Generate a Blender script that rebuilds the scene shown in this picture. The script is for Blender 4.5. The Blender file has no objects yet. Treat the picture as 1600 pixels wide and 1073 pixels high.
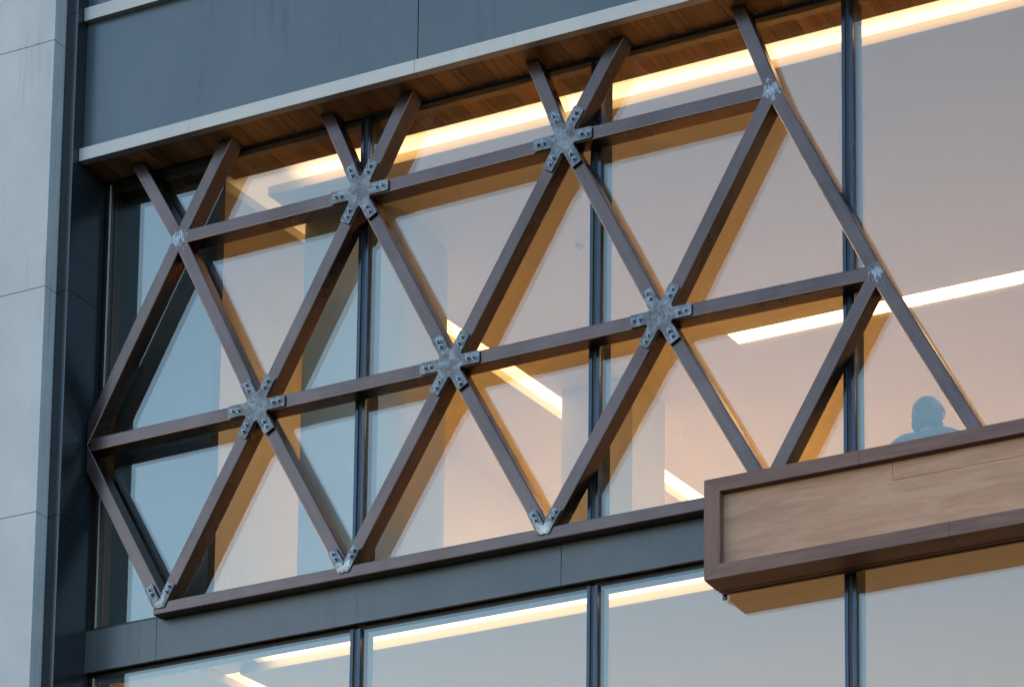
import bpy, bmesh, math, random
from mathutils import Vector, Matrix
from math import radians, sin, cos, pi, sqrt, atan2

S = bpy.context.scene
C = S.collection
random.seed(7)

# ------------------------------------------------------------------ camera
# telephoto shift-lens view up at a facade; metres, Y runs into the building, Z up, eye at the origin
az, el, roll = -0.31293084, 0.12960453, -0.02541191
d = Vector((sin(az) * cos(el), cos(az) * cos(el), sin(el)))
r = Vector((cos(az), -sin(az), 0))
u = r.cross(d)
R_ = r * cos(roll) + u * sin(roll)
U_ = -r * sin(roll) + u * cos(roll)
cd = bpy.data.cameras.new('camera')
cam = bpy.data.objects.new('camera', cd)
C.objects.link(cam)
cam.matrix_world = Matrix(((R_.x, U_.x, -d.x, 0), (R_.y, U_.y, -d.y, 0), (R_.z, U_.z, -d.z, 0), (0, 0, 0, 1)))
cd.sensor_width = 36
cd.lens = 3820.87 / 1600 * 36
cd.shift_x = (800 - 1900.96) / 1600
cd.shift_y = (2114.62 - 536.5) / 1600
cd.clip_end = 3000
S.camera = cam

# ------------------------------------------------------------------ light
SUN_EL, SUN_AZ = radians(8), radians(-89)      # the low sun stands off to the left, behind the plane of the facade (azimuth from +Y towards +X)
w = bpy.data.worlds.new('World')
S.world = w
w.use_nodes = True
nt = w.node_tree
bg = nt.nodes['Background']
sky = nt.nodes.new('ShaderNodeTexSky')
sky.sky_type = 'NISHITA'
sky.sun_disc = False
sky.sun_elevation = SUN_EL
sky.sun_rotation = SUN_AZ
sky.air_density = 1.0
sky.dust_density = 1.2
sky.ozone_density = 1.9
nt.links.new(sky.outputs[0], bg.inputs[0])
bg.inputs[1].default_value = 0.15
sl = bpy.data.lights.new('sun', 'SUN')
sl.energy = 0.5
sl.angle = radians(12)
sl.color = (1.0, 0.80, 0.62)
so = bpy.data.objects.new('sun', sl)
C.objects.link(so)
sd = Vector((sin(SUN_AZ) * cos(SUN_EL), cos(SUN_AZ) * cos(SUN_EL), sin(SUN_EL)))
so.rotation_euler = (-sd).to_track_quat('-Z', 'Y').to_euler()
S.view_settings.view_transform = 'Standard'
S.view_settings.look = 'None'
S.view_settings.exposure = 2.45
S.view_settings.gamma = 1
S.cycles.use_denoising = True
S.cycles.max_bounces = 14
S.cycles.diffuse_bounces = 7
S.cycles.glossy_bounces = 5
S.cycles.transparent_max_bounces = 16
S.cycles.sample_clamp_indirect = 6
S.cycles.caustics_reflective = False
S.cycles.caustics_refractive = False

# ------------------------------------------------------------------ object helpers
def link(name, bm, mat, parent=None, bevel=0, smooth=False):
    me = bpy.data.meshes.new(name)
    bm.normal_update()
    bm.to_mesh(me)
    bm.free()
    for m in (mat if isinstance(mat, (list, tuple)) else [mat]):
        me.materials.append(m)
    o = bpy.data.objects.new(name, me)
    C.objects.link(o)
    if parent:
        o.parent = parent
        o.matrix_parent_inverse = Matrix.Translation(-Vector(world_loc(parent)))
    if smooth:
        for p in me.polygons:
            p.use_smooth = True
    if bevel:
        b = o.modifiers.new('bevel', 'BEVEL')
        b.width = bevel
        b.segments = 2
        b.limit_method = 'ANGLE'
        b.harden_normals = False
    return o

def world_loc(o):
    # a thing's Empty sits at its base; every part below it keeps an identity world matrix
    return Vector(o.location) if o.parent is None else Vector((0, 0, 0))

def thing(name, label, cat, loc=(0, 0, 0), group=None):
    o = bpy.data.objects.new(name, None)
    o.empty_display_size = 0.1
    C.objects.link(o)
    o.location = loc
    o['label'] = label
    o['category'] = cat
    if group:
        o['group'] = group
    return o

def tag(o, label, cat, group=None, kind=None):
    if label: o['label'] = label
    if cat: o['category'] = cat
    if group: o['group'] = group
    if kind: o['kind'] = kind
    return o

def box(bm, x0, x1, y0, y1, z0, z1):
    v = [bm.verts.new((x, y, z)) for z in (z0, z1) for x, y in ((x0, y0), (x1, y0), (x1, y1), (x0, y1))]
    for f in ((3, 2, 1, 0), (4, 5, 6, 7), (0, 1, 5, 4), (1, 2, 6, 5), (2, 3, 7, 6), (3, 0, 4, 7)):
        bm.faces.new([v[i] for i in f])
    return v

def bx(*a):
    bm = bmesh.new()
    if isinstance(a[0], (tuple, list)):
        for q in a: box(bm, *q)
    else:
        box(bm, *a)
    return bm

def prism_z(bm, pts, z0, z1):
    """pts: polygon in XY, counter-clockwise seen from above"""
    a = [bm.verts.new((x, y, z0)) for x, y in pts]
    b = [bm.verts.new((x, y, z1)) for x, y in pts]
    n = len(pts)
    bm.faces.new(a[::-1]); bm.faces.new(b)
    for i in range(n):
        bm.faces.new((a[i], a[(i + 1) % n], b[(i + 1) % n], b[i]))

def prism_y(bm, pts, y0, y1):
    """pts: polygon in XZ, counter-clockwise seen from the street (-Y)"""
    a = [bm.verts.new((x, y0, z)) for x, z in pts]
    b = [bm.verts.new((x, y1, z)) for x, z in pts]
    n = len(pts)
    bm.faces.new(a); bm.faces.new(b[::-1])
    for i in range(n):
        bm.faces.new((a[(i + 1) % n], a[i], b[i], b[(i + 1) % n]))

def cyl_y(bm, cx, cz, y0, y1, r0, n=12, r1=None, rot=0):
    r1 = r0 if r1 is None else r1
    a = [bm.verts.new((cx + r0 * cos(rot + 2 * pi * i / n), y0, cz + r0 * sin(rot + 2 * pi * i / n))) for i in range(n)]
    b = [bm.verts.new((cx + r1 * cos(rot + 2 * pi * i / n), y1, cz + r1 * sin(rot + 2 * pi * i / n))) for i in range(n)]
    bm.faces.new(a); bm.faces.new(b[::-1])
    for i in range(n):
        bm.faces.new((a[(i + 1) % n], a[i], b[i], b[(i + 1) % n]))

# ------------------------------------------------------------------ material helpers
class G:
    def __init__(s, name):
        s.m = bpy.data.materials.new(name)
        s.m.use_nodes = True
        s.t = s.m.node_tree
        s.p = s.t.nodes['Principled BSDF']
        s.out = s.t.nodes['Material Output']
        s.geo = None
    def n(s, typ, **kw):
        nd = s.t.nodes.new(typ)
        for k, v in kw.items():
            if k.startswith('i_'):
                nd.inputs[int(k[2:]) if k[2:].isdigit() else k[2:].replace('_', ' ')].default_value = v
            else:
                setattr(nd, k, v)
        return nd
    def l(s, a, b): s.t.links.new(a, b)
    def pos(s):
        if not s.geo:
            s.geo = s.n('ShaderNodeNewGeometry')
        return s.geo.outputs['Position']
    def mapping(s, scale=(1, 1, 1), rot=(0, 0, 0), loc=(0, 0, 0), src=None):
        m = s.n('ShaderNodeMapping')
        m.inputs['Scale'].default_value = scale
        m.inputs['Rotation'].default_value = rot
        m.inputs['Location'].default_value = loc
        s.l(src or s.pos(), m.inputs['Vector'])
        return m.outputs[0]
    def noise(s, vec, scale=5, detail=4, rough=0.55, dist=0):
        n = s.n('ShaderNodeTexNoise')
        n.inputs['Scale'].default_value = scale
        n.inputs['Detail'].default_value = detail
        n.inputs['Roughness'].default_value = rough
        n.inputs['Distortion'].default_value = dist
        s.l(vec, n.inputs['Vector'])
        return n.outputs['Fac']
    def ramp(s, fac, stops):
        rp = s.n('ShaderNodeValToRGB')
        e = rp.color_ramp.elements
        while len(e) < len(stops): e.new(0.5)
        for i, (p_, c) in enumerate(stops):
            e[i].position = p_
            e[i].color = c if len(c) == 4 else (*c, 1)
        s.l(fac, rp.inputs[0])
        return rp.outputs[0]
    def rng(s, v, a, b, c, d_):
        m = s.n('ShaderNodeMapRange')
        for i, q in enumerate((a, b, c, d_)): m.inputs[i + 1].default_value = q
        s.l(v, m.inputs[0])
        return m.outputs[0]
    def math(s, op, a, b=None):
        m = s.n('ShaderNodeMath', operation=op)
        for i, q in enumerate((a, b)):
            if q is None: continue
            if isinstance(q, (int, float)): m.inputs[i].default_value = q
            else: s.l(q, m.inputs[i])
        return m.outputs[0]
    def mix(s, fac, a, b, typ='MIX'):
        m = s.n('ShaderNodeMix', data_type='RGBA', blend_type=typ)
        for i, q in ((0, fac), (6, a), (7, b)):
            if isinstance(q, (int, float)): m.inputs[i].default_value = q
            elif isinstance(q, tuple): m.inputs[i].default_value = q if len(q) == 4 else (*q, 1)
            else: s.l(q, m.inputs[i])
        return m.outputs[2]
    def bump(s, h, strength=0.1, dist=0.01):
        b = s.n('ShaderNodeBump')
        b.inputs['Strength'].default_value = strength
        b.inputs['Distance'].default_value = dist
        s.l(h, b.inputs['Height'])
        s.l(b.outputs[0], s.p.inputs['Normal'])
    def set(s, color=None, rough=None, metal=None, spec=None):
        for k, v in (('Base Color', color), ('Roughness', rough), ('Metallic', metal), ('Specular IOR Level', spec)):
            if v is None: continue
            if isinstance(v, (int, float)): s.p.inputs[k].default_value = v
            elif isinstance(v, tuple): s.p.inputs[k].default_value = (*v, 1)
            else: s.l(v, s.p.inputs[k])
        return s.m

def stained(name, base, dark, light, rough, metal, spec=0.5, amt=0.5, streak=0.6, fine=0.0):
    g = G(name)
    blot = g.noise(g.mapping((1.2, 1.2, 1.0)), 1.6, 5, 0.6)
    col = g.mix(g.rng(blot, 0.35, 0.7, 0, 1), dark, light)
    col = g.mix(amt, base, col)
    run = g.noise(g.mapping((26, 26, 0.9)), 1.0, 4, 0.6, 0.3)         # rain streaks
    patch = g.noise(g.mapping((1.1, 1.1, 1.4), loc=(3, 1, 7)), 1.3, 3, 0.5)
    k = g.math('MULTIPLY', g.rng(run, 0.53, 0.74, 0, 1), g.rng(patch, 0.45, 0.62, 0, streak))
    col = g.mix(k, col, tuple(c * 0.45 for c in dark))
    speck = g.noise(g.mapping((1, 1, 0.6)), 38, 2, 0.5)
    col = g.mix(g.rng(speck, 0.73, 0.8, 0, 0.35), col, tuple(c * 0.5 for c in dark))
    if fine:
        br = g.noise(g.mapping((160, 160, 3)), 1.0, 3, 0.6)
        col = g.mix(g.rng(br, 0.3, 0.7, 0, fine), col, light)
    rr = g.rng(blot, 0.3, 0.7, rough - 0.04, rough + 0.06)
    big = g.noise(g.mapping((1, 1, 1), loc=(9, 2, 4)), 1.1, 2, 0.5)
    g.bump(big, 0.25, 0.006)
    return g.set(col, rr, metal, spec)

M = {}
M['stone'] = stained('pale_cladding', (0.41, 0.41, 0.425), (0.33, 0.33, 0.345), (0.47, 0.47, 0.485), 0.55, 0, 0.3, 0.6, 0.55, 0.15)
M['slate'] = stained('slate_panel', (0.06, 0.075, 0.085), (0.045, 0.058, 0.068), (0.072, 0.088, 0.098), 0.30, 0.0, 0.6, 0.5, 0.7)
M['spandrel'] = stained('grey_slate_panel', (0.066, 0.070, 0.072), (0.042, 0.046, 0.05), (0.082, 0.086, 0.088), 0.34, 0.0, 0.6, 0.7, 0.8)
M['navy'] = stained('navy_panel', (0.012, 0.016, 0.021), (0.009, 0.012, 0.016), (0.018, 0.022, 0.027), 0.22, 0.0, 0.55, 0.5, 0.3)
M['alu'] = stained('brushed_aluminium', (0.44, 0.40, 0.36), (0.37, 0.335, 0.30), (0.50, 0.45, 0.41), 0.42, 0.2, 0.5, 0.6, 0.35, 0.4)

def plain(name, col, rough=0.5, metal=0, spec=0.5, var=0.1):
    g = G(name)
    n = g.noise(g.mapping(), 7, 4)
    return g.set(g.mix(g.rng(n, 0.3, 0.7, 0, 1), tuple(c * (1 - var) for c in col), tuple(min(1, c * (1 + var)) for c in col)), g.rng(n, 0.3, 0.7, rough * 0.9, rough * 1.1), metal, spec)
M['black'] = plain('black_gasket', (0.006, 0.006, 0.007), 0.45)
M['frame'] = plain('dark_anodised_frame', (0.06, 0.07, 0.085), 0.16, 0.9)
M['bead'] = plain('bronze_bead', (0.22, 0.17, 0.12), 0.3, 0.8)
M['paint'] = plain('warm_white_paint', (0.84, 0.80, 0.70), 0.7, var=0.006)
M['ceil'] = plain('ceiling_paint', (0.76, 0.69, 0.53), 0.75, var=0.006)
M['dark_in'] = plain('dark_backing', (0.012, 0.013, 0.015), 0.6)
M['bulk'] = plain('dark_grey_plaster', (0.03, 0.03, 0.032), 0.7)
M['colm'] = plain('grey_plaster', (0.64, 0.60, 0.54), 0.7, var=0.01)
M['floor_in'] = plain('pale_oak_floor', (0.68, 0.57, 0.42), 0.5)
M['bolt'] = plain('dark_bolt', (0.30, 0.31, 0.33), 0.2, 1.0)

def wood(name, cols, axis, seam=None, scale=1.0, rough=0.5, planks=None, dist=1.1, aspect=(0.9, 14)):
    """axis: 'X','Y','Z' run of the grain."""
    g = G(name)
    lo_, hi_ = aspect
    sc = {'X': (lo_, hi_, hi_), 'Y': (hi_, lo_, hi_), 'Z': (hi_, hi_, lo_)}[axis]
    sc = tuple(q * scale for q in sc)
    src = g.pos()
    if planks:
        # every board gets its own offset and tone
        sx = g.n('ShaderNodeSeparateXYZ'); g.l(g.pos(), sx.inputs[0])
        ax, w_, o_ = planks
        idx = g.math('FLOOR', g.math('DIVIDE', g.math('SUBTRACT', sx.outputs[ax], o_), w_))
        wn = g.n('ShaderNodeTexWhiteNoise', noise_dimensions='1D'); g.l(idx, wn.inputs['W'])
        cb = g.n('ShaderNodeVectorMath', operation='MULTIPLY_ADD')
        g.l(wn.outputs['Color'], cb.inputs[0]); cb.inputs[1].default_value = (9, 9, 9); g.l(g.pos(), cb.inputs[2])
        src = cb.outputs[0]
    v = g.mapping(sc, src=src)
    big = g.noise(v, 1.0, 6, 0.62, dist)
    fine = g.noise(g.mapping(tuple(q * 7 for q in sc), src=src), 1.0, 3, 0.6)
    t = g.math('ADD', g.math('MULTIPLY', big, 0.75), g.math('MULTIPLY', fine, 0.25))
    col = g.ramp(t, [(0.30, cols[0]), (0.48, cols[1]), (0.60, cols[2]), (0.72, cols[1])])
    knots = g.noise(g.mapping(tuple(q * 0.55 for q in sc), loc=(5, 3, 1), src=src), 1.3, 2, 0.5)
    col = g.mix(g.rng(knots, 0.68, 0.78, 0, 0.7), col, cols[0])
    if planks:
        tone = g.rng(wn.outputs['Value'], 0, 1, 0.60, 1.35)
        mm = g.n('ShaderNodeVectorMath', operation='SCALE'); g.l(col, mm.inputs[0]); g.l(tone, mm.inputs['Scale'])
        col = mm.outputs[0]
    g.bump(t, 0.15, 0.003)
    return g.set(col, g.rng(t, 0.3, 0.7, rough, rough + 0.12), 0, 0.4)
M['cedar'] = wood('cedar_boards', ((0.15, 0.055, 0.014), (0.33, 0.14, 0.036), (0.46, 0.21, 0.058)), 'Y', scale=0.9, rough=0.42, planks=(0, 0.1645, -7.969))
M['dark_wood'] = wood('dark_stained_wood', ((0.085, 0.040, 0.030), (0.140, 0.068, 0.052), (0.178, 0.090, 0.072)), 'X', scale=1.6, rough=0.5)
M['dark_wood_up'] = wood('dark_stained_wood_upright', ((0.085, 0.040, 0.030), (0.140, 0.068, 0.052), (0.178, 0.090, 0.072)), 'Z', scale=1.6, rough=0.5)
M['pale_wood'] = wood('pale_oak_veneer', ((0.30, 0.15, 0.09), (0.40, 0.205, 0.125), (0.46, 0.26, 0.165)), 'X', scale=1.0, rough=0.5, dist=1.0, aspect=(1.5, 11))

# bronze-brown satin steel; the three welded joints carry a chalky, wire-brushed patch
NODE = dict(T1=(-10.046, 9.00), T2=(-9.463, 9.00), T3=(-8.71, 9.0), T4=(-8.212, 9.0), T5=(-7.345, 9.0), T6=(-6.845, 9.0), T7=(-6.052, 9.0),
            A1=(-9.751, 8.497), A2=(-8.486, 8.50), A3=(-7.148, 8.515), A4=(-5.859, 8.51),
            B0=(-10.41, 7.324), B1=(-9.159, 7.329), B2=(-7.862, 7.336), B3=(-6.534, 7.343), B4=(-5.253, 7.325),
            C1=(-9.80, 6.24), C2=(-8.54, 6.24), C3=(-7.245, 6.24), C4=(-5.90, 6.24), C5=(-4.64, 6.24))
YF = 10.893
def steel():
    g = G('bronze_brown_steel')
    tc = g.n('ShaderNodeTexCoord')
    base = g.noise(g.mapping((1, 1, 1)), 3.0, 5, 0.6)
    br = g.noise(g.mapping((3.0, 90, 90), src=tc.outputs['Object']), 1.0, 3, 0.6)
    col = g.mix(g.rng(base, 0.3, 0.7, 0, 1), (0.108, 0.070, 0.058), (0.150, 0.101, 0.088))
    col = g.mix(g.rng(br, 0.35, 0.7, 0, 0.35), col, (0.17, 0.135, 0.12))
    tot = None
    for k, rad in (('A1', 0.085), ('A4', 0.095), ('B4', 0.085)):
        dn = g.n('ShaderNodeVectorMath', operation='DISTANCE')
        g.l(g.pos(), dn.inputs[0]); dn.inputs[1].default_value = (NODE[k][0], YF, NODE[k][1])
        q = g.rng(dn.outputs['Value'], rad * 0.25, rad * 1.25, 1, 0)
        tot = q if tot is None else g.math('MAXIMUM', tot, q)
    sp = g.noise(g.mapping((38, 38, 16), rot=(0, 0.5, 0)), 1.0, 5, 0.7, 1.8)
    k = g.math('GREATER_THAN', g.math('ADD', g.math('MULTIPLY', tot, 0.30), sp), 0.755)
    k2 = g.math('MULTIPLY', k, g.rng(tot, 0.02, 0.25, 0, 0.9))
    sp2 = g.noise(g.mapping((60, 60, 60)), 1.0, 3, 0.6)
    ch = g.mix(g.rng(sp2, 0.3, 0.7, 0, 1), (0.19, 0.22, 0.25), (0.46, 0.50, 0.53))
    col = g.mix(k2, col, ch)
    g.bump(g.math('ADD', g.math('MULTIPLY', br, 0.4), g.math('MULTIPLY', k2, 1.0)), 0.12, 0.002)
    met = g.math('SUBTRACT', 1.0, g.math('MULTIPLY', k2, 0.7))
    return g.set(col, g.rng(base, 0.3, 0.7, 0.24, 0.34), met)
M['steel'] = steel()

def galv(name, lo, hi, metal, rough):
    g = G(name)
    a = g.noise(g.mapping((1, 1, 1)), 20, 7, 0.75, 0.8)
    b = g.noise(g.mapping((1, 1, 1), loc=(4, 4, 4)), 60, 4, 0.6)
    t = g.math('ADD', g.math('MULTIPLY', a, 0.7), g.math('MULTIPLY', b, 0.3))
    col = g.ramp(t, [(0.34, (0.05, 0.042, 0.042)), (0.44, lo), (0.55, hi), (0.64, tuple(min(1, c * 1.35) for c in hi))])
    br_ = g.noise(g.mapping((1, 1, 1), loc=(7, 1, 2)), 9, 5, 0.7, 0.6)
    col = g.mix(g.rng(br_, 0.46, 0.62, 0, 0.8), col, (0.10, 0.082, 0.078))
    g.bump(t, 0.6, 0.005)
    return g.set(col, g.rng(b, 0.3, 0.7, rough, rough + 0.2), metal)
M['galv'] = galv('galvanised_steel', (0.095, 0.10, 0.105), (0.20, 0.215, 0.228), 0.6, 0.36)
M['weld'] = galv('chalky_weld', (0.26, 0.27, 0.285), (0.50, 0.52, 0.535), 0.4, 0.42)

def glass():
    g = G('coated_glass')
    t = g.t
    t.nodes.remove(g.p)
    tr = g.n('ShaderNodeBsdfTransparent'); tr.inputs[0].default_value = (0.93, 0.935, 0.92, 1)
    gl = g.n('ShaderNodeBsdfGlossy'); gl.inputs[0].default_value = (0.95, 0.97, 0.87, 1); gl.inputs['Roughness'].default_value = 0.0
    g.pos()
    dt = g.n('ShaderNodeVectorMath', operation='DOT_PRODUCT'); g.l(g.geo.outputs['Incoming'], dt.inputs[0]); g.l(g.geo.outputs['Normal'], dt.inputs[1])
    c5 = g.math('POWER', g.math('SUBTRACT', 1.0, g.math('ABSOLUTE', dt.outputs['Value'])), 5.0)
    fr = g.math('ADD', 0.14, g.math('MULTIPLY', c5, 0.86))
    mx = g.n('ShaderNodeMixShader'); g.l(fr, mx.inputs[0]); g.l(tr.outputs[0], mx.inputs[1]); g.l(gl.outputs[0], mx.inputs[2])
    # dust and dried drops
    tl = g.n('ShaderNodeBsdfTranslucent'); tl.inputs[0].default_value = (0.8, 0.78, 0.74, 1)
    df = g.n('ShaderNodeBsdfDiffuse'); df.inputs[0].default_value = (0.6, 0.6, 0.6, 1)
    ds = g.n('ShaderNodeMixShader'); ds.inputs[0].default_value = 0.3; g.l(tl.outputs[0], ds.inputs[1]); g.l(df.outputs[0], ds.inputs[2])
    sp = g.noise(g.mapping((1, 1, 0.5)), 150, 2, 0.6)
    ar = g.noise(g.mapping((1, 1, 0.8), loc=(2, 0, 5)), 1.9, 4, 0.6)
    k = g.math('MULTIPLY', g.rng(sp, 0.64, 0.72, 0, 0.42), g.rng(ar, 0.54, 0.68, 0.0, 1))
    m2 = g.n('ShaderNodeMixShader'); g.l(k, m2.inputs[0]); g.l(mx.outputs[0], m2.inputs[1]); g.l(ds.outputs[0], m2.inputs[2])
    g.l(m2.outputs[0], g.out.inputs['Surface'])
    return g.m
M['glass'] = glass()

def lamp_mat(name, strength, col, prof=None, fade=None, edge=None):
    """a luminous diffuser; prof = (axis, a, b) brightens from a (dim) to b (full), fade = the same along the run of the lamp"""
    g = G(name)
    t = g.t
    t.nodes.remove(g.p)
    em = g.n('ShaderNodeEmission')
    em.inputs[0].default_value = (*col, 1)
    sx = g.n('ShaderNodeSeparateXYZ'); g.l(g.pos(), sx.inputs[0])
    s = strength
    val = None
    for q in (prof, fade):
        if not q: continue
        m = g.n('ShaderNodeMapRange', interpolation_type='SMOOTHSTEP')
        m.inputs[1].default_value = q[1]; m.inputs[2].default_value = q[2]
        m.inputs[3].default_value = q[3] if len(q) > 3 else 0.05; m.inputs[4].default_value = 1
        g.l(sx.outputs[q[0]], m.inputs[0])
        val = m.outputs[0] if val is None else g.math('MULTIPLY', val, m.outputs[0])
    if val is not None:
        g.l(g.math('MULTIPLY', val, s), em.inputs[1])
    else:
        em.inputs[1].default_value = s
    g.l(em.outputs[0], g.out.inputs['Surface'])
    return g.m
WARM = (1.0, 0.59, 0.25)

# ------------------------------------------------------------------ ground
def pave():
    g = G('pale_paving')
    br = g.n('ShaderNodeTexBrick'); br.inputs['Scale'].default_value = 1.6; br.inputs['Mortar Size'].default_value = 0.01
    br.inputs['Color1'].default_value = (0.055, 0.052, 0.048, 1); br.inputs['Color2'].default_value = (0.065, 0.06, 0.056, 1); br.inputs['Mortar'].default_value = (0.05, 0.05, 0.05, 1)
    g.l(g.pos(), br.inputs['Vector'])
    return g.set(br.outputs[0], 0.8)
bm = bmesh.new()
for v in ((-900, -900), (900, -900), (900, 900), (-900, 900)):
    bm.verts.new((v[0], v[1], -1.6))
bm.faces.new(bm.verts[:])
tag(link('ground', bm, pave()), 'grey paved ground in front of the building', 'ground', kind='structure')

# ------------------------------------------------------------------ the building
XP = -10.388                      # plane of the navy side panel
ZS = 9.049                        # soffit plane
B = thing('office_building', 'slate panelled building with large lit windows behind the steel lattice', 'building')
XR = 3.0                          # right-hand end of what is built

GAP = 0.003
# upper slate panels (> a dark backing in the joint)
for a, b in ((XP + 0.001, -8.047 - GAP), (-8.047 + GAP, -5.3), (-5.294, XR)):
    link('wall_panel', bx(a, b, 10.800, 10.83, ZS + 0.07, 9.962), M['slate'], B, 0.002)
    link('wall_panel', bx(a, b, 10.800, 10.83, 10.02, 12.4), M['slate'], B, 0.002)
link('wall_backing', bx(XP, XR, 10.832, 10.99, ZS + 0.062, 12.4), M['black'], B)
# two metal ledges
for z0, z1 in ((ZS, 9.130), (9.950, 10.035)):
    for a, b in ((XP + 0.003, -8.045 - 0.0012), (-8.045 + 0.0012, -5.292), (-5.288, XR)):
        link('ledge', bx(a, b, 10.768, 10.811, z0, z1), M['alu'], B, 0.002)
# timber soffit outside the glass, boards run front to back
def boards(y0, y1, x0, x1, z, t=0.02):
    bm = bmesh.new()
    k = math.floor((x0 + 7.969) / 0.1645)
    while True:
        a = -7.969 + k * 0.1645
        b = a + 0.1645
        if a > x1: break
        aa, bb = max(a + 0.0016, x0), min(b - 0.0016, x1)
        if bb - aa > 0.004:
            box(bm, aa, bb, y0, y1, z, z + t)
        k += 1
    return bm
link('soffit', boards(10.8125, 10.992, XP + 0.001, XR, ZS + 0.003), M['cedar'], B, 0.0012)
link('soffit_backing', bx(XP, XR, 10.812, 11.0, ZS + 0.025, ZS + 0.060), M['black'], B)

# navy corner panels: narrow front strip + deep return, stacked with joints
JZ = [4.6, 6.826, 8.216, 9.984, 12.4]
for k in range(4):
    z0, z1 = JZ[k] + GAP * 0.6, JZ[k + 1] - GAP * 0.6
    bm = bmesh.new()
    # front strip bows out gently to its outer corner
    prof = [(-10.489, 10.744), (-10.47, 10.739), (-10.445, 10.733), (-10.415, 10.728), (-10.396, 10.7265), (XP - 0.0005, 10.7262), (XP, 10.7285), (XP, 10.985), (-10.489, 10.985)]
    prism_z(bm, prof[::1], z0, z1)
    link('corner_panel', bm, M['navy'], B)
link('corner_panel', bx(-10.489, XP, 10.728, 10.985, -1.6, 4.597), M['navy'], B, 0.002)
link('corner_core', bx(-10.486, XP - 0.004, 10.78, 11.16, -1.6, 12.38), M['black'], B)

# spandrel between the floors
for a, b in ((XP + 0.001, -9.877 - 0.001), (-9.877 + 0.001, -7.181 - GAP * 0.6), (-7.181 + GAP * 0.6, -4.45), (-4.446, XR)):
    link('spandrel_panel', bx(a, b, 10.958, 10.978, 5.950, 6.205), M['spandrel'], B, 0.0015)
link('spandrel_backing', bx(XP, XR, 10.980, 11.06, 5.957, 6.228), M['black'], B)
# lower storeys down to the street
link('spandrel_panel', bx(XP + 0.001, XR, 10.958, 10.99, 3.10, 3.36), M['slate'], B, 0.0015)
link('base_wall', bx(XP + 0.001, XR, 10.93, 10.99, -1.6, 3.097), M['slate'], B, 0.002)

MX = [-8.527, -7.002, -5.456, -3.93, -2.40, -0.87, 0.66, 2.19]
def mullion(x, z0, z1):
    bm = bmesh.new()
    prism_z(bm, [(x - 0.034, 10.984), (x - 0.0125, 10.984), (x - 0.0125, 10.9955), (x + 0.0125, 10.9955), (x + 0.0125, 10.984), (x + 0.034, 10.984), (x + 0.034, 10.9985), (x - 0.034, 10.9985)], z0, z1)
    o = link('mullion', bm, M['frame'], B, 0.0015)
    link('gasket', bx(x - 0.0123, x + 0.0123, 10.990, 10.9953, z0, z1), M['black'], o)
    link('inner_post', bx(x - 0.03, x + 0.03, 11.022, 11.105, z0, z1), M['bulk'], o, 0.002)
for x in MX:
    mullion(x, 6.232, ZS - 0.022)
    mullion(x, 3.38, 5.932)
XL = [XP + 0.002] + MX
XRr = MX + [XR]
for zlo, zhi, n in ((6.207, ZS, 'up'), (3.36, 5.95, 'down')):
    for i, (a, b) in enumerate(zip(XL, XRr)):
        l_ = a + (0.034 if i else 0.031)
        r_ = b - 0.034
        # frame round the glass: head, sill and (first bay) the jamb against the side panel
        t = 0.022
        xo, xi_ = (a if i == 0 else l_ - 0.018), (r_ + 0.018)
        bm = bmesh.new()
        y0_, y1_ = 10.9990, 11.0212
        oz0, oz1 = zlo + 0.001, zhi - 0.0005
        oo = [(xo, oz0), (xi_, oz0), (xi_, oz1), (xo, oz1)]
        ii = [(l_, oz0 + t), (r_, oz0 + t), (r_, oz1 - t), (l_, oz1 - t)]
        vs = [[bm.verts.new((p[0], yy, p[1])) for p in ring] for yy in (y0_, y1_) for ring in (oo, ii)]
        for k in range(4):
            m_ = (k + 1) % 4
            bm.faces.new((vs[0][k], vs[0][m_], vs[1][m_], vs[1][k]))
            bm.faces.new((vs[2][m_], vs[2][k], vs[3][k], vs[3][m_]))
            bm.faces.new((vs[0][m_], vs[0][k], vs[2][k], vs[2][m_]))
            bm.faces.new((vs[1][k], vs[1][m_], vs[3][m_], vs[3][k]))
        bmesh.ops.recalc_face_normals(bm, faces=bm.faces)
        fo = link('window', bm, M['black'], B)
        gl = bmesh.new()
        for y in (11.002, 11.019):
            f = [gl.verts.new(p) for p in ((l_ + 0.0003, y, zlo + t + 0.0013), (r_ - 0.0003, y, zlo + t + 0.0013), (r_ - 0.0003, y, zhi - t - 0.0008), (l_ + 0.0003, y, zhi - t - 0.0008))]
            gl.faces.new(f)
        link('pane', gl, M['glass'], fo)
        if n == 'up':
            link('head_bead', bx(l_, r_, 11.024, 11.032, zhi - t - 0.008, zhi - t - 0.001), M['bead'], fo)
            link('head_rail', bx(l_, r_, 11.034, 11.088, zhi - 0.012, zhi - 0.0005), M['bead'], fo, 0.001)
        else:
            link('head_rail', bx(l_, r_, 11.024, 11.07, zhi - t - 0.012, zhi - 0.001), M['bulk'], fo, 0.001)
        if i == 0:
            link('jamb_bead', bx(l_ + 0.001, l_ + 0.0065, 10.990, 10.9985, zlo + t, zhi - t), M['alu'], fo)

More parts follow.
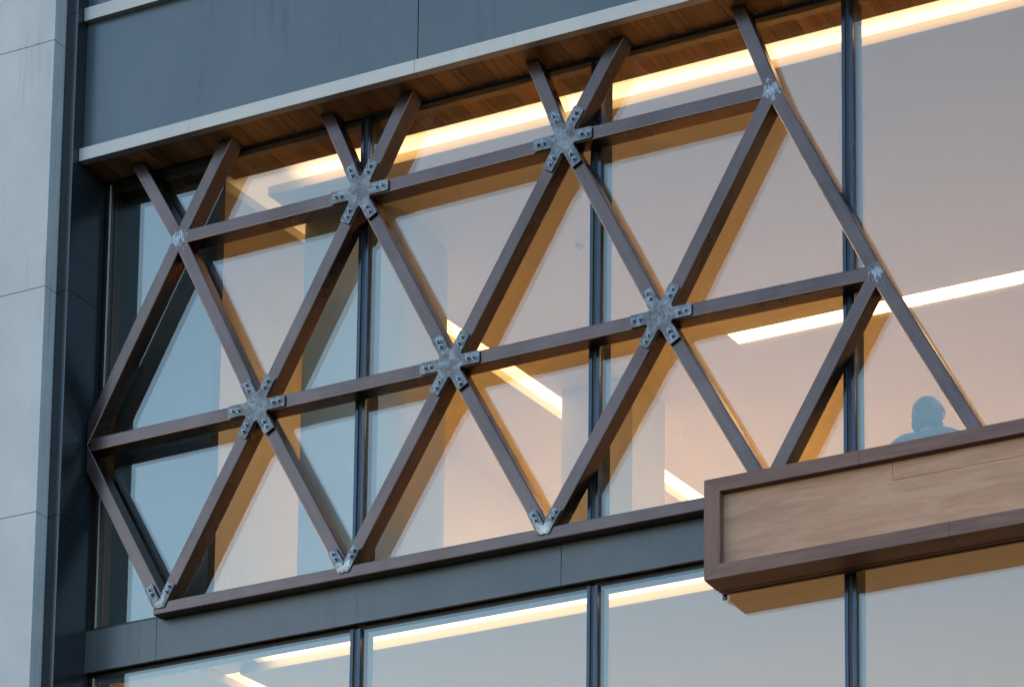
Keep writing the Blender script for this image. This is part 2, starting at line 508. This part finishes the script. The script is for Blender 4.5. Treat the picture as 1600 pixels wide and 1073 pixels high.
# ---- upper room
def slot_room(zc, yw, lx, rx, floor, left_wall, hs, name):
    """ceiling with a recessed light slot along the facade and another running inwards"""
    top = zc + hs
    L = lambda y: lx[0] + lx[1] * (y - lx[2])
    Rr = lambda y: rx[0] + rx[1] * (y - rx[2])
    yi = 11.43
    YB = 19.0
    # left field, island and the slot roof over both
    bm = bmesh.new()
    prism_z(bm, [(left_wall, yw), (L(yw), yw), (L(YB), YB), (left_wall, YB)], zc, top)
    link('ceiling_field', bm, M['ceil'], B)
    bm = bmesh.new()
    prism_z(bm, [(Rr(yi), yi), (XR, yi), (XR, YB), (Rr(YB), YB)], zc, top)
    link('ceiling_field', bm, M['ceil'], B)
    link('ceiling_deck', bx(left_wall, XR, 11.02, YB, top + 0.001, top + 0.04), M['paint'], B)
    link('floor_slab', bx(left_wall, XR, 11.06, YB, floor - 0.09, floor), M['floor_in'], B)
    link('inner_wall', bx(left_wall - 0.06, left_wall - 0.001, 11.17, YB, floor, top), M['paint'], B)
    link('inner_wall', bx(left_wall, XR, YB + 0.001, YB + 0.1, floor, top), M['paint'], B)
    link('inner_wall', bx(XR + 0.001, XR + 0.1, 10.8, YB, floor, top), M['paint'], B)
    return L, Rr, top

HS = 0.062
L1, R1, TOP1 = slot_room(ZS, 11.235, (-9.77, 0.116, 11.281), (-9.574, 0.122, 11.425), 6.22, -10.42, HS, 'upper')
link('inner_soffit', boards(11.09, 11.235, -9.66, XR, ZS + 0.003, 0.05), M['cedar'], B, 0.0012)
link('dark_backing', bx(XP + 0.033, -9.655, 11.10, 11.16, 6.23, ZS + 0.04), M['dark_in'], B)
link('dark_backing', bx(-9.655, XP + 0.033, 11.03, 11.10, ZS - 0.06, ZS + 0.04), M['dark_in'], B)
# column with rounded corners
bm = bmesh.new()
cx0, cx1, cy0, cy1, cr = -9.553, -8.893, 11.735, 12.395, 0.17
pts = []
for (ox, oy, a0) in ((cx1 - cr, cy0 + cr, -90), (cx1 - cr, cy1 - cr, 0), (cx0 + 0.02, cy1 - 0.02, 90), (cx0 + 0.02, cy0 + 0.02, 180)):
    rr_ = cr if ox == cx1 - cr else 0.02
    for k in range(9):
        a = radians(a0 + k * 90 / 8)
        pts.append((ox + rr_ * cos(a), oy + rr_ * sin(a)))
prism_z(bm, pts, 6.22, ZS - 0.0005)
link('column', bm, M['colm'], B)
# partition block further in
link('partition', bx(-9.189, -8.62, 14.01, 14.44, 6.22, ZS - 0.0005), M['paint'], B, 0.003)
# outer shell above and behind
link('roof', bx(XP - 0.1, XR + 0.1, 10.83, 19.2, 12.4, 12.6), M['slate'], B)
link('rear_wall', bx(XP - 0.1, XR + 0.1, 19.11, 19.25, -1.6, 12.4), M['slate'], B)
link('side_wall', bx(XR + 0.101, XR + 0.2, 10.83, 19.1, -1.6, 12.4), M['slate'], B)
link('side_wall', bx(-10.60, -10.49, 11.2, 19.1, -1.6, 12.4), M['slate'], B)

# ---- lower room
Z2 = 6.022
L2, R2, TOP2 = slot_room(Z2, 11.280, (-9.877, 0.10, 11.294), (-9.681, 0.10, 11.444), 3.30, -10.42, 0.056, 'lower')
link('bulkhead', bx(-10.42, XR, 11.065, 11.280, Z2, Z2 + 0.056), M['bulk'], B)

# ------------------------------------------------------------------ ceiling lights
def quad(pts, z):
    bm = bmesh.new()
    f = bm.faces.new([bm.verts.new((x, y, z)) for x, y in pts])
    return bm
def cove(label, pts, z, mat, hs):
    """slim diffuser tray recessed in the slot: housing > diffuser"""
    t = thing('cove_light', label, 'ceiling light', (sum(p[0] for p in pts) / len(pts), sum(p[1] for p in pts) / len(pts), z), 'recessed light strips in the ceilings')
    bm = bmesh.new(); prism_z(bm, pts, z - 0.004, z - 0.0006)
    link('housing', bm, M['paint'], t)
    c = Vector((sum(p[0] for p in pts) / len(pts), sum(p[1] for p in pts) / len(pts)))
    bm = bmesh.new(); prism_z(bm, pts, z - 0.007, z - 0.0045)
    link('diffuser', bm, mat, t)
    return t
S1 = 0.78
cove('long light strip recessed behind the upper window head, parallel to the glass', [(L1(11.24) + 0.004, 11.24), (XR, 11.24), (XR, 11.4275), (L1(11.4275) + 0.004, 11.4275)], TOP1,
     lamp_mat('led_diffuser_front', S1, WARM, (1, 11.235, 11.40, 0.14), (0, -9.42, -9.15, 0.17)), HS)  # dim left end glows in place of bounce light on the slot roof
y0, y1 = 11.4285, 18.5
cove('light strip running back into the upper room beside the grey column', [(L1(y0) + 0.004, y0), (R1(y0) - 0.004, y0), (R1(y1) - 0.004, y1), (L1(y1) + 0.004, y1)], TOP1,
     lamp_mat('led_diffuser_deep', S1 * 1.0, WARM, (1, 11.5, 13.4, 0.17)), HS)  # dim near end likewise imitates the softly lit roof of the slot
cove('long light strip behind the lower window head, under the slate spandrel', [(-9.55, 11.29), (XR, 11.29), (XR, 11.426), (-9.55, 11.426)], TOP2,
     lamp_mat('led_diffuser_low', S1 * 1.15, WARM, (0, -9.55, -9.35, 0.1)), 0.078)
y0, y1 = 11.50, 18.5
cove('light strip running back from the corner of the lower ceiling', [(L2(y0) + 0.004, y0), (R2(y0) - 0.004, y0), (R2(y1) - 0.004, y1), (L2(y1) + 0.004, y1)], TOP2,
     lamp_mat('led_diffuser_low_deep', S1, WARM, (1, 11.5, 11.8, 0.4)), 0.078)
# flush linear lamps in the open ceiling: one seen, the rest added fill
SR = 5.2
def linear(label, x0, x1, y0, y1, z, skew=0.014, st=2.6):
    t = thing('linear_light', label, 'ceiling light', (x0, y0, z), 'recessed light strips in the ceilings')
    bm = bmesh.new(); prism_z(bm, [(x0 - 0.006, y0 - 0.006), (x1, y0 - 0.006), (x1, y1 + 0.006), (x0 + skew - 0.006, y1 + 0.006)], z - 0.004, z - 0.0004)
    link('housing', bm, M['paint'], t)
    bm = bmesh.new(); prism_z(bm, [(x0, y0), (x1, y0), (x1, y1), (x0 + skew, y1)], z - 0.0075, z - 0.0042)
    link('diffuser', bm, lamp_mat('linear_diffuser', st, WARM), t)
linear('straight white-hot light strip in the open ceiling above the person', -7.74, -1.6, 13.772, 13.893, ZS)

for k, (yy, zz, wh) in enumerate(((12.1, ZS, 'upper'), (12.9, ZS, 'upper'), (14.7, ZS, 'upper'), (12.3, Z2, 'lower'), (13.3, Z2, 'lower'))):  # extra strips outside the view, added to light the faces in the rooms
    linear('added unseen fill strip along the %s room ceiling, %s from the window' % (wh, ('first', 'second', 'third', 'first', 'second')[k]), -3.75, -1.3, yy, yy + 0.16, zz, st=1.2 if k < 3 else 0.9)
for k, yy in enumerate((16.4, 17.3, 18.2)):  # extra strips hidden at the back, added to brighten both rooms
    linear('%s added unseen fill strip at the back of the upper room ceiling' % ('first', 'second', 'third')[k], -9.8, -7.0, yy, yy + 0.2, ZS, st=SR)
    linear('%s added unseen fill strip at the back of the lower room ceiling' % ('first', 'second', 'third')[k], -9.6, -4.0, yy - 1.5, yy - 1.3, Z2, st=SR * 0.36)

# smoke detector
t = thing('smoke_detector', 'small round smoke detector on the ceiling of the upper room', 'smoke detector', (-8.108, 12.545, ZS))
bm = bmesh.new()
bmesh.ops.create_cone(bm, cap_ends=True, segments=24, radius1=0.022, radius2=0.03, depth=0.014, matrix=Matrix.Translation((-8.108, 12.545, ZS - 0.0085)))
link('housing', bm, M['ceil'], t)
bm = bmesh.new()
bmesh.ops.create_cone(bm, cap_ends=True, segments=16, radius1=0.007, radius2=0.010, depth=0.006, matrix=Matrix.Translation((-8.108, 12.545, ZS - 0.020)))
link('sensor_cap', bm, M['ceil'], t)

# ------------------------------------------------------------------ pale clad wall to the left
W = thing('clad_wall', 'pale blue-grey panelled wall at the left of the dark corner panels', 'wall')
jz = [-1.6, 0.9, 2.5, 4.05, 5.45, 6.827, 8.221, 9.783, 11.35, 12.6]
for a, b in zip(jz, jz[1:]):
    link('cladding_panel', bx(-13.2, -10.490, 10.657, 10.70, a + 0.0018, b - 0.0018), M['stone'], W, 0.0015)
    link('edge_panel', bx(-10.496, -10.4895, 10.7008, 10.7255, a + 0.0018, b - 0.0018), M['stone'], W) if False else None
    link('return_panel', bx(-10.52, -10.4902, 10.7002, 10.7435, a + 0.0018, b - 0.0018), M['stone'], W)
link('wall_core', bx(-13.2, -10.53, 10.702, 19.1, -1.6, 12.58), M['black'], W)

# ------------------------------------------------------------------ steel lattice
LT = thing('steel_lattice', 'diagonal lattice of bronze-brown steel bars with bolted star plates in front of the window', 'lattice', (-7.5, 10.93, 6.2))
BW = 0.082
def bar(p, q, yf, yb=10.984, clip=None, name='bar', w=BW):
    p = Vector((p[0], 0, p[1])); q = Vector((q[0], 0, q[1]))
    dv = (q - p); Lb = dv.length; dv.normalize()
    n = Vector((-dv.z, 0, dv.x))
    bm = bmesh.new()
    h = w / 2
    rad = 0.007
    prof = []
    for sx_, sy_, a0 in ((1, 1, 0), (-1, 1, 90), (-1, -1, 180), (1, -1, 270)):
        for k in range(4):
            a = radians(a0 + k * 30)
            prof.append((sx_ * (h - rad) + rad * cos(a), sy_ * ((yb - yf) / 2 - rad) + rad * sin(a)))
    ym = (yb + yf) / 2
    A = [bm.verts.new(p + n * a + Vector((0, ym + b, 0))) for a, b in prof]
    Bv = [bm.verts.new(q + n * a + Vector((0, ym + b, 0))) for a, b in prof]
    m = len(prof)
    bm.faces.new(A); bm.faces.new(Bv[::-1])
    for i in range(m):
        bm.faces.new((A[(i + 1) % m], A[i], Bv[i], Bv[(i + 1) % m]))
    bmesh.ops.recalc_face_normals(bm, faces=bm.faces)
    for (co, no) in (clip or []):
        r_ = bmesh.ops.bisect_plane(bm, geom=bm.verts[:] + bm.edges[:] + bm.faces[:], plane_co=co, plane_no=no, clear_outer=True)
        ed = [e for e in r_['geom_cut'] if isinstance(e, bmesh.types.BMEdge)]
        if ed: bmesh.ops.edgeloop_fill(bm, edges=ed)
    # local frame along the bar so that the brushed finish runs with it
    mid = (p + q) / 2 + Vector((0, ym, 0))
    rot = Matrix((dv, Vector((0, 1, 0)), n)).transposed()
    Mw = Matrix.Translation(mid) @ rot.to_4x4()
    bm.transform(Mw.inverted())
    o = link(name, bm, M['steel'])
    o.parent = LT
    o.matrix_parent_inverse = Matrix.Translation(-Vector(LT.location))
    o.matrix_basis = Mw
    for pl in o.data.polygons: pl.use_smooth = False
    return o
N = NODE
def ext(a, b, t):
    """point beyond b on the line a->b by t metres"""
    a = Vector(a); b = Vector(b)
    return tuple(b + (b - a).normalized() * t)
TOPC = [((0, 0, ZS), (0, 0, 1))]
LEFC = [((-10.366, 0, 0), (-1, 0, 0))]
BOTC = [((0, 0, 6.2), (0, 0, -1))]
yS, yB_ = 10.8945, 10.8965       # "/" bars and "\" bars sit a hair behind the horizontals
for a, b in (('A1', 'T2'), ('A2', 'T4'), ('A3', 'T6')):
    bar(N[a], ext(N[a], N[b], 0.15), yS, clip=TOPC)
for a, b in (('A1', 'T1'), ('A2', 'T3'), ('A3', 'T5'), ('A4', 'T7')):
    bar(N[a], ext(N[a], N[b], 0.15), yB_, clip=TOPC)
bar(N['A1'], ext(N['A1'], N['B0'], 0.0), yS, clip=LEFC)
for a, b in (('A2', 'B1'), ('A3', 'B2'), ('A4', 'B3')):
    bar(N[a], N[b], yS)
for a, b in (('A1', 'B1'), ('A2', 'B2'), ('A3', 'B3'), ('A4', 'B4')):
    bar(N[a], N[b], yB_)
for a, b in (('B1', 'C1'), ('B2', 'C2'), ('B3', 'C3'), ('B4', 'C4')):
    bar(N[a], ext(N[a], N[b], 0.03), yS, clip=BOTC)
bar(N['B0'], N['C1'], yB_, clip=BOTC + LEFC)
for a, b in (('B1', 'C2'), ('B2', 'C3'), ('B3', 'C4'), ('B4', 'C5')):
    bar(N[a], ext(N[a], N[b], 0.03), yB_, clip=BOTC)
hz = [((-9.735, 8.497), N['A2']), (N['A2'], N['A3']), (N['A3'], (-5.875, 8.51)),
      ((-10.34, 7.322), N['B1']), (N['B1'], N['B2']), (N['B2'], N['B3']), (N['B3'], (-5.28, 7.328))]
for p, q in hz:
    bar(p, q, YF)
link('bottom_rail', bx(-9.845, -3.0, 10.889, 10.955, 6.188, 6.262), M['steel'], LT, 0.006)

# star plates, bolts
def hexbolt(cx, cz, parent):
    bm = bmesh.new()
    y = 10.882
    cyl_y(bm, cx, cz, y - 0.002, y + 0.001, 0.0135, 16)
    cyl_y(bm, cx, cz, y - 0.010, y - 0.002, 0.0108, 6, rot=random.random())
    cyl_y(bm, cx, cz, y - 0.017, y - 0.010, 0.0050, 10, r1=0.0062)
    link('bolt', bm, M['bolt'], parent)
def star(key, dirs, arm=0.190, hw=0.0355):
    c = Vector(N[key])
    angs = sorted(atan2(b[1] - c.y, b[0] - c.x) % (2 * pi) for b in dirs)
    pts = []
    n = len(angs)
    rnd = random.Random(hash(key) % 1000 if False else sum(map(ord, key)))
    for i, a in enumerate(angs):
        dv = Vector((cos(a), sin(a))); nv = Vector((-sin(a), cos(a)))
        L_ = arm + rnd.uniform(-0.008, 0.006)
        h = hw + rnd.uniform(-0.002, 0.002)
        pts.append(c + dv * (L_ - 0.006) - nv * h)
        pts.append(c + dv * L_ - nv * (h - 0.006))
        pts.append(c + dv * L_ + nv * (h - 0.006))
        pts.append(c + dv * (L_ - 0.006) + nv * h)
        b = angs[(i + 1) % n]
        gap_ = (b - a) % (2 * pi)
        m_ = a + gap_ / 2
        rin = hw / sin(gap_ / 2) if gap_ < pi * 0.9 else hw
        # a small fillet in each crotch
        for t_ in (-0.22, 0, 0.22):
            rr2 = rin * (1.26 if t_ else 1.15) + rnd.uniform(-0.002, 0.003)
            pts.append(c + Vector((cos(m_ + t_ * gap_ * 0.5), sin(m_ + t_ * gap_ * 0.5))) * rr2)
    bm = bmesh.new()
    prism_y(bm, [(p.x, p.y) for p in pts], 10.882, 10.8885)
    bmesh.ops.recalc_face_normals(bm, faces=bm.faces)
    o = link('star_plate', bm, M['galv'], LT, 0.0015)
    for a in angs:
        for dd in (0.120, 0.158):
            off = rnd.uniform(-0.004, 0.004)
            hexbolt(c.x + cos(a) * dd - sin(a) * off, c.y + sin(a) * dd + cos(a) * off, o)
    # the raised weld in the middle
    return o
star('A2', [N['T3'], N['T4'], N['A3'], N['B2'], N['B1'], N['A1']])
star('A3', [N['T5'], N['T6'], N['A4'], N['B3'], N['B2'], N['A2']])
star('B1', [N['A1'], N['A2'], N['B2'], N['C2'], N['C1'], N['B0']])
star('B2', [N['A2'], N['A3'], N['B3'], N['C3'], N['C2'], N['B1']])
star('B3', [N['A3'], N['A4'], N['B4'], N['C4'], N['C3'], N['B2']])
# foot plates where pairs of diagonals meet the bottom rail
def foot(c, up, w_=0.05, L_=0.15, seed=1, s0=0.0):
    rnd = random.Random(seed)
    c = Vector(c); up = Vector(up)
    dv = (up - c).normalized(); nv = Vector((-dv.y, dv.x))
    pts = []
    h = w_ / 2
    K = 12
    for k in range(K + 1):
        a = pi + pi * k / K
        rr2 = h * (1 + rnd.uniform(-0.12, 0.22))
        pts.append(c + dv * (s0 + 0.02 + rr2 * sin(a) * 1.0) + nv * (-rr2 * cos(a)) * -1)
    pts = [c + dv * (s0 + 0.02) + nv * h] + pts[1:-1] if False else pts
    top = [c + dv * (s0 + L_) + nv * h * 0.95, c + dv * (s0 + L_) - nv * h * 0.95]
    if (pts[-1] - top[0]).length > (pts[-1] - top[1]).length: top = top[::-1]
    pts += top
    bm = bmesh.new()
    prism_y(bm, [(p.x, p.y) for p in pts], 10.8825, 10.8885)
    bmesh.ops.recalc_face_normals(bm, faces=bm.faces)
    o = link('foot_plate', bm, M['galv'], LT, 0.0012)
    # chalky weld over its lower half
    bm = bmesh.new()
    K = 26
    ring = []
    for k in range(K):
        a = 2 * pi * k / K
        rr2 = 1 + rnd.uniform(-0.22, 0.2)
        q = c + dv * (s0 + 0.028 + 0.040 * sin(a) * rr2) + nv * (0.023 * cos(a) * rr2)
        ring.append(q)
    cv = c + dv * (s0 + 0.028)
    va = [bm.verts.new((q.x, 10.8822, q.y)) for q in ring]
    vb = [bm.verts.new((cv.x + (q.x - cv.x) * 0.72, 10.8795, cv.y + (q.y - cv.y) * 0.72)) for q in ring]
    vc = [bm.verts.new((q.x, 10.8885, q.y)) for q in ring]
    bm.faces.new(vb)
    for k in range(K):
        j = (k + 1) % K
        bm.faces.new((va[k], va[j], vb[j], vb[k])); bm.faces.new((vc[k], vc[j], va[j], va[k]))
    bmesh.ops.recalc_face_normals(bm, faces=bm.faces)
    link('weld', bm, M['weld'], o)
    for dd in (0.088, 0.124):
        hexbolt(c.x + dv.x * (s0 + dd), c.y + dv.y * (s0 + dd), o)
for key, ul, ur, sd_ in (('C1', 'B0', 'B1', 1), ('C2', 'B1', 'B2', 2), ('C3', 'B2', 'B3', 3)):
    c = N[key]
    foot((c[0] - 0.010, c[1]), (N[ul][0] - 0.010, N[ul][1]), seed=sd_, w_=0.060, s0=-0.006)
    foot((c[0] + 0.010, c[1]), (N[ur][0] + 0.010, N[ur][1]), seed=sd_ + 10, w_=0.060, s0=-0.006)

# ------------------------------------------------------------------ timber box on the facade
SG = thing('timber_box', 'long shallow box with dark wood frame and pale wood face below the lattice', 'fascia box', (-5, 10.8, 6.0))
X0, X1, ZB, ZT, YB0 = -6.203, -2.6, 5.737, 6.292, 10.783
fi = 0.094
def poly_bar(name, pts, y0, y1, mat):
    bm = bmesh.new(); prism_y(bm, pts, y0, y1)
    bmesh.ops.recalc_face_normals(bm, faces=bm.faces)
    return link(name, bm, mat, SG, 0.0012)
zi0, zi1, xi0, xi1 = 5.816, 6.2155, -6.110, -2.69
e = 0.0006
poly_bar('frame', [(X0 + e, ZB), (-4.8, ZB), (-4.8, zi0), (xi0, zi0)], YB0, 10.920, M['dark_wood'])
poly_bar('frame', [(-4.799, ZB), (X1 - e, ZB), (xi1, zi0), (-4.799, zi0)], YB0, 10.920, M['dark_wood'])
poly_bar('frame', [(-5.3, zi1), (-5.3, ZT), (X0 + e, ZT), (xi0, zi1)], YB0, 10.920, M['dark_wood'])
poly_bar('frame', [(xi1, zi1), (X1 - e, ZT), (-5.2985, ZT), (-5.2985, zi1)], YB0, 10.920, M['dark_wood'])
poly_bar('frame', [(X0, ZB + e), (xi0, zi0 + e), (xi0, zi1 - e), (X0, ZT - e)], YB0, 10.920, M['dark_wood_up'])
poly_bar('frame', [(X1, ZB + e), (X1, ZT - e), (xi1, zi1 - e), (xi1, zi0 + e)], YB0, 10.920, M['dark_wood_up'])
poly_bar('face_board', [(xi0 + 0.001, zi0 + 0.001), (xi1 - 0.001, zi0 + 0.001), (xi1 - 0.001, 6.113), (-5.130, 6.113), (-5.130, zi1 - 0.001), (xi0 + 0.001, zi1 - 0.001)], 10.820, 10.84, M['pale_wood'])
poly_bar('face_board', [(-5.1285, 6.1145), (xi1 - 0.001, 6.1145), (xi1 - 0.001, zi1 - 0.001), (-5.1285, zi1 - 0.001)], 10.820, 10.84, M['pale_wood'])
# stepped trim behind the box, under which the lower glass starts
for y0, y1, z0, x0 in ((10.934, 10.953, 5.7395, -6.2025), (10.969, 10.986, 5.7395, -6.2025)):
    link('trim', bx(x0, X1, y0, y1, z0, 5.945), M['dark_wood'], SG, 0.001)
link('backing_rail', bx(X0 + 0.01, X1, 10.9205, 10.9565, 5.758, 6.18), M['black'], SG)
link('reflection_stub', bx(-6.20, -6.178, 10.972, 10.985, 5.712, 5.7385), M['frame'], SG, 0.001)  # small block modelled in place of a stepped reflection under the box

# ------------------------------------------------------------------ person in the upper room, seen from behind
def person():
    px, py, fz = -6.015, 13.2, 6.22
    H = 1.735
    sc = H / 1.75
    skin = plain('skin', (0.36, 0.22, 0.15), 0.5)
    cloth = plain('navy_wool', (0.020, 0.026, 0.034), 0.85)
    trous = plain('charcoal_trousers', (0.018, 0.018, 0.02), 0.9)
    hairm = plain('dark_hair', (0.016, 0.014, 0.013), 0.6)
    P = thing('person', 'person seen from behind in a dark collared coat, standing inside the window', 'person', (px, py, fz))
    def skinmesh(name, verts, edges, mat, sub=2, parent=P, root=0):
        me = bpy.data.meshes.new(name)
        me.from_pydata([(px + v[0] * sc, py + v[1] * sc, fz + v[2] * sc) for v in verts], edges, [])
        me.materials.append(mat)
        o = bpy.data.objects.new(name, me); C.objects.link(o)
        o.parent = parent; o.matrix_parent_inverse = Matrix.Translation(-Vector(P.location))
        md = o.modifiers.new('skin', 'SKIN'); md.use_smooth_shade = True
        for i, v in enumerate(verts):
            sv = me.skin_vertices[0].data[i]
            sv.radius = (v[3] * sc, (v[4] if len(v) > 4 else v[3]) * sc); sv.use_root = (i == root)
        s_ = o.modifiers.new('sub', 'SUBSURF'); s_.levels = sub; s_.render_levels = sub
        return o
    V = [(0, 0, 0.95, .15, .11), (0, 0.0, 1.12, .14, .10), (0, 0.0, 1.28, .16, .11), (0, 0.0, 1.42, .14, .10), (0, 0.01, 1.50, .06), (0, 0.02, 1.56, .058), (0, 0.03, 1.62, .09, .1), (0, 0.025, 1.70, .085, .095)]
    E_ = [(i, i + 1) for i in range(7)]
    for s in (-1, 1):
        n = len(V)
        V += [(s * .19, 0, 1.40, .055), (s * .23, .0, 1.24, .05), (s * .25, .02, 1.10, .042), (s * .25, .07, .97, .036), (s * .25, .10, .86, .026), (s * .25, .115, .80, .032, .018)]
        E_ += [(3, n), (n, n + 1), (n + 1, n + 2), (n + 2, n + 3), (n + 3, n + 4), (n + 4, n + 5)]
        hb = n + 5
        for k, (dy, ln) in enumerate(((-.024, .062), (-.008, .075), (.009, .080), (.026, .070))):
            m_ = len(V)
            V += [(s * .25, .118 + dy, .765, .009), (s * .245, .122 + dy, .765 - ln * .5, .008), (s * .235, .122 + dy, .765 - ln, .0065)]
            E_ += [(hb, m_), (m_, m_ + 1), (m_ + 1, m_ + 2)]
        m_ = len(V)
        V += [(s * .24, .155, .80, .010), (s * .235, .170, .765, .008)]
        E_ += [(hb, m_), (m_, m_ + 1)]
        n = len(V)
        V += [(s * .10, 0, .86, .088), (s * .11, 0, .50, .058), (s * .11, -.01, .30, .052), (s * .11, -.02, .09, .036), (s * .115, .05, .045, .040, .035), (s * .12, .15, .03, .036, .024)]
        E_ += [(0, n), (n, n + 1), (n + 1, n + 2), (n + 2, n + 3), (n + 3, n + 4), (n + 4, n + 5)]
    body = skinmesh('body', V, E_, skin)
    # coat: torso, sleeves, rolled collar
    V = [(0, 0, .82, .20, .15), (0, 0, 1.0, .17, .13), (0, 0, 1.25, .19, .135), (0, -.01, 1.42, .17, .13), (0, -.015, 1.51, .115, .105)]
    E_ = [(0, 1), (1, 2), (2, 3), (3, 4)]
    for s in (-1, 1):
        n = len(V)
        V += [(s * .13, -.01, 1.475, .085), (s * .225, 0, 1.42, .088), (s * .25, 0, 1.24, .066), (s * .265, .02, 1.09, .058), (s * .262, .07, .97, .05), (s * .26, .095, .90, .046)]
        E_ += [(3, n), (n, n + 1), (n + 1, n + 2), (n + 2, n + 3), (n + 3, n + 4), (n + 4, n + 5)]
    coat = skinmesh('coat', V, E_, cloth, parent=P)
    V = []
    E_ = []
    K = 12
    for k in range(K):
        a = 2 * pi * k / K
        V.append((.074 * cos(a), -.005 + .074 * sin(a), 1.572 - .022 * sin(a) + .006 * sin(3 * a), .034, .040))
        E_.append((k, (k + 1) % K))
    skinmesh('collar', V, E_, cloth)
    V = [(0, 0, .93, .155, .12)]
    E_ = []
    for s in (-1, 1):
        n = len(V)
        V += [(s * .10, 0, .84, .105), (s * .11, 0, .50, .078), (s * .11, -.01, .30, .07), (s * .11, -.012, .10, .066)]
        E_ += [(0, n), (n, n + 1), (n + 1, n + 2), (n + 2, n + 3)]
    skinmesh('trousers', V, E_, trous)
    for s in (-1, 1):
        skinmesh('shoe', [(s * .115, -.05, .05, .05, .045), (s * .115, .05, .045, .05, .04), (s * .12, .17, .035, .045, .03)], [(0, 1), (1, 2)], hairm)
    # short thick hair
    bm = bmesh.new()
    bmesh.ops.create_icosphere(bm, subdivisions=4, radius=1)
    from mathutils import noise as mn
    for v in bm.verts:
        n_ = mn.noise(v.co * 2.2) * 0.07 + mn.noise(v.co * 9) * 0.03
        k = 1 + n_
        x, y, z = v.co * k
        if z < 0 and y > 0.0: y *= 0.55
        v.co = Vector((px + x * .103 * sc, py + (0.012 + y * .112) * sc, fz + (1.650 + z * .110) * sc))
    # cut the fringe away from the face (the face looks into the room, +Y)
    dele = [v for v in bm.verts if (v.co.y - py) > 0.100 * sc and (v.co.z - fz) < 1.69 * sc]
    bmesh.ops.delete(bm, geom=dele, context='VERTS')
    link('hair', bm, hairm, P, smooth=True)
    # face details
    for s in (-1, 1):
        bm = bmesh.new(); bmesh.ops.create_uvsphere(bm, u_segments=12, v_segments=8, radius=0.012, matrix=Matrix.Translation((px + s * .032, py + .118 * sc, fz + 1.645 * sc)))
        link('eye', bm, M['paint'], P, smooth=True)
        bm = bmesh.new(); bmesh.ops.create_uvsphere(bm, u_segments=12, v_segments=8, radius=0.028, matrix=Matrix.Translation((px + s * .096, py + .02, fz + 1.63 * sc)) @ Matrix.Diagonal((.35, .7, 1, 1)))
        link('ear', bm, skin, P, smooth=True)
    bm = bmesh.new(); bmesh.ops.create_cone(bm, cap_ends=True, segments=10, radius1=0.018, radius2=0.006, depth=0.05, matrix=Matrix.Translation((px, py + .128 * sc, fz + 1.615 * sc)) @ Matrix.Rotation(radians(-20), 4, 'X'))
    link('nose', bm, skin, P, smooth=True)
    link('mouth', bx(px - .024, px + .024, py + .112, py + .124, fz + 1.57 * sc, fz + 1.578 * sc), plain('lips', (0.3, 0.1, 0.09)), P, 0.002)
person()
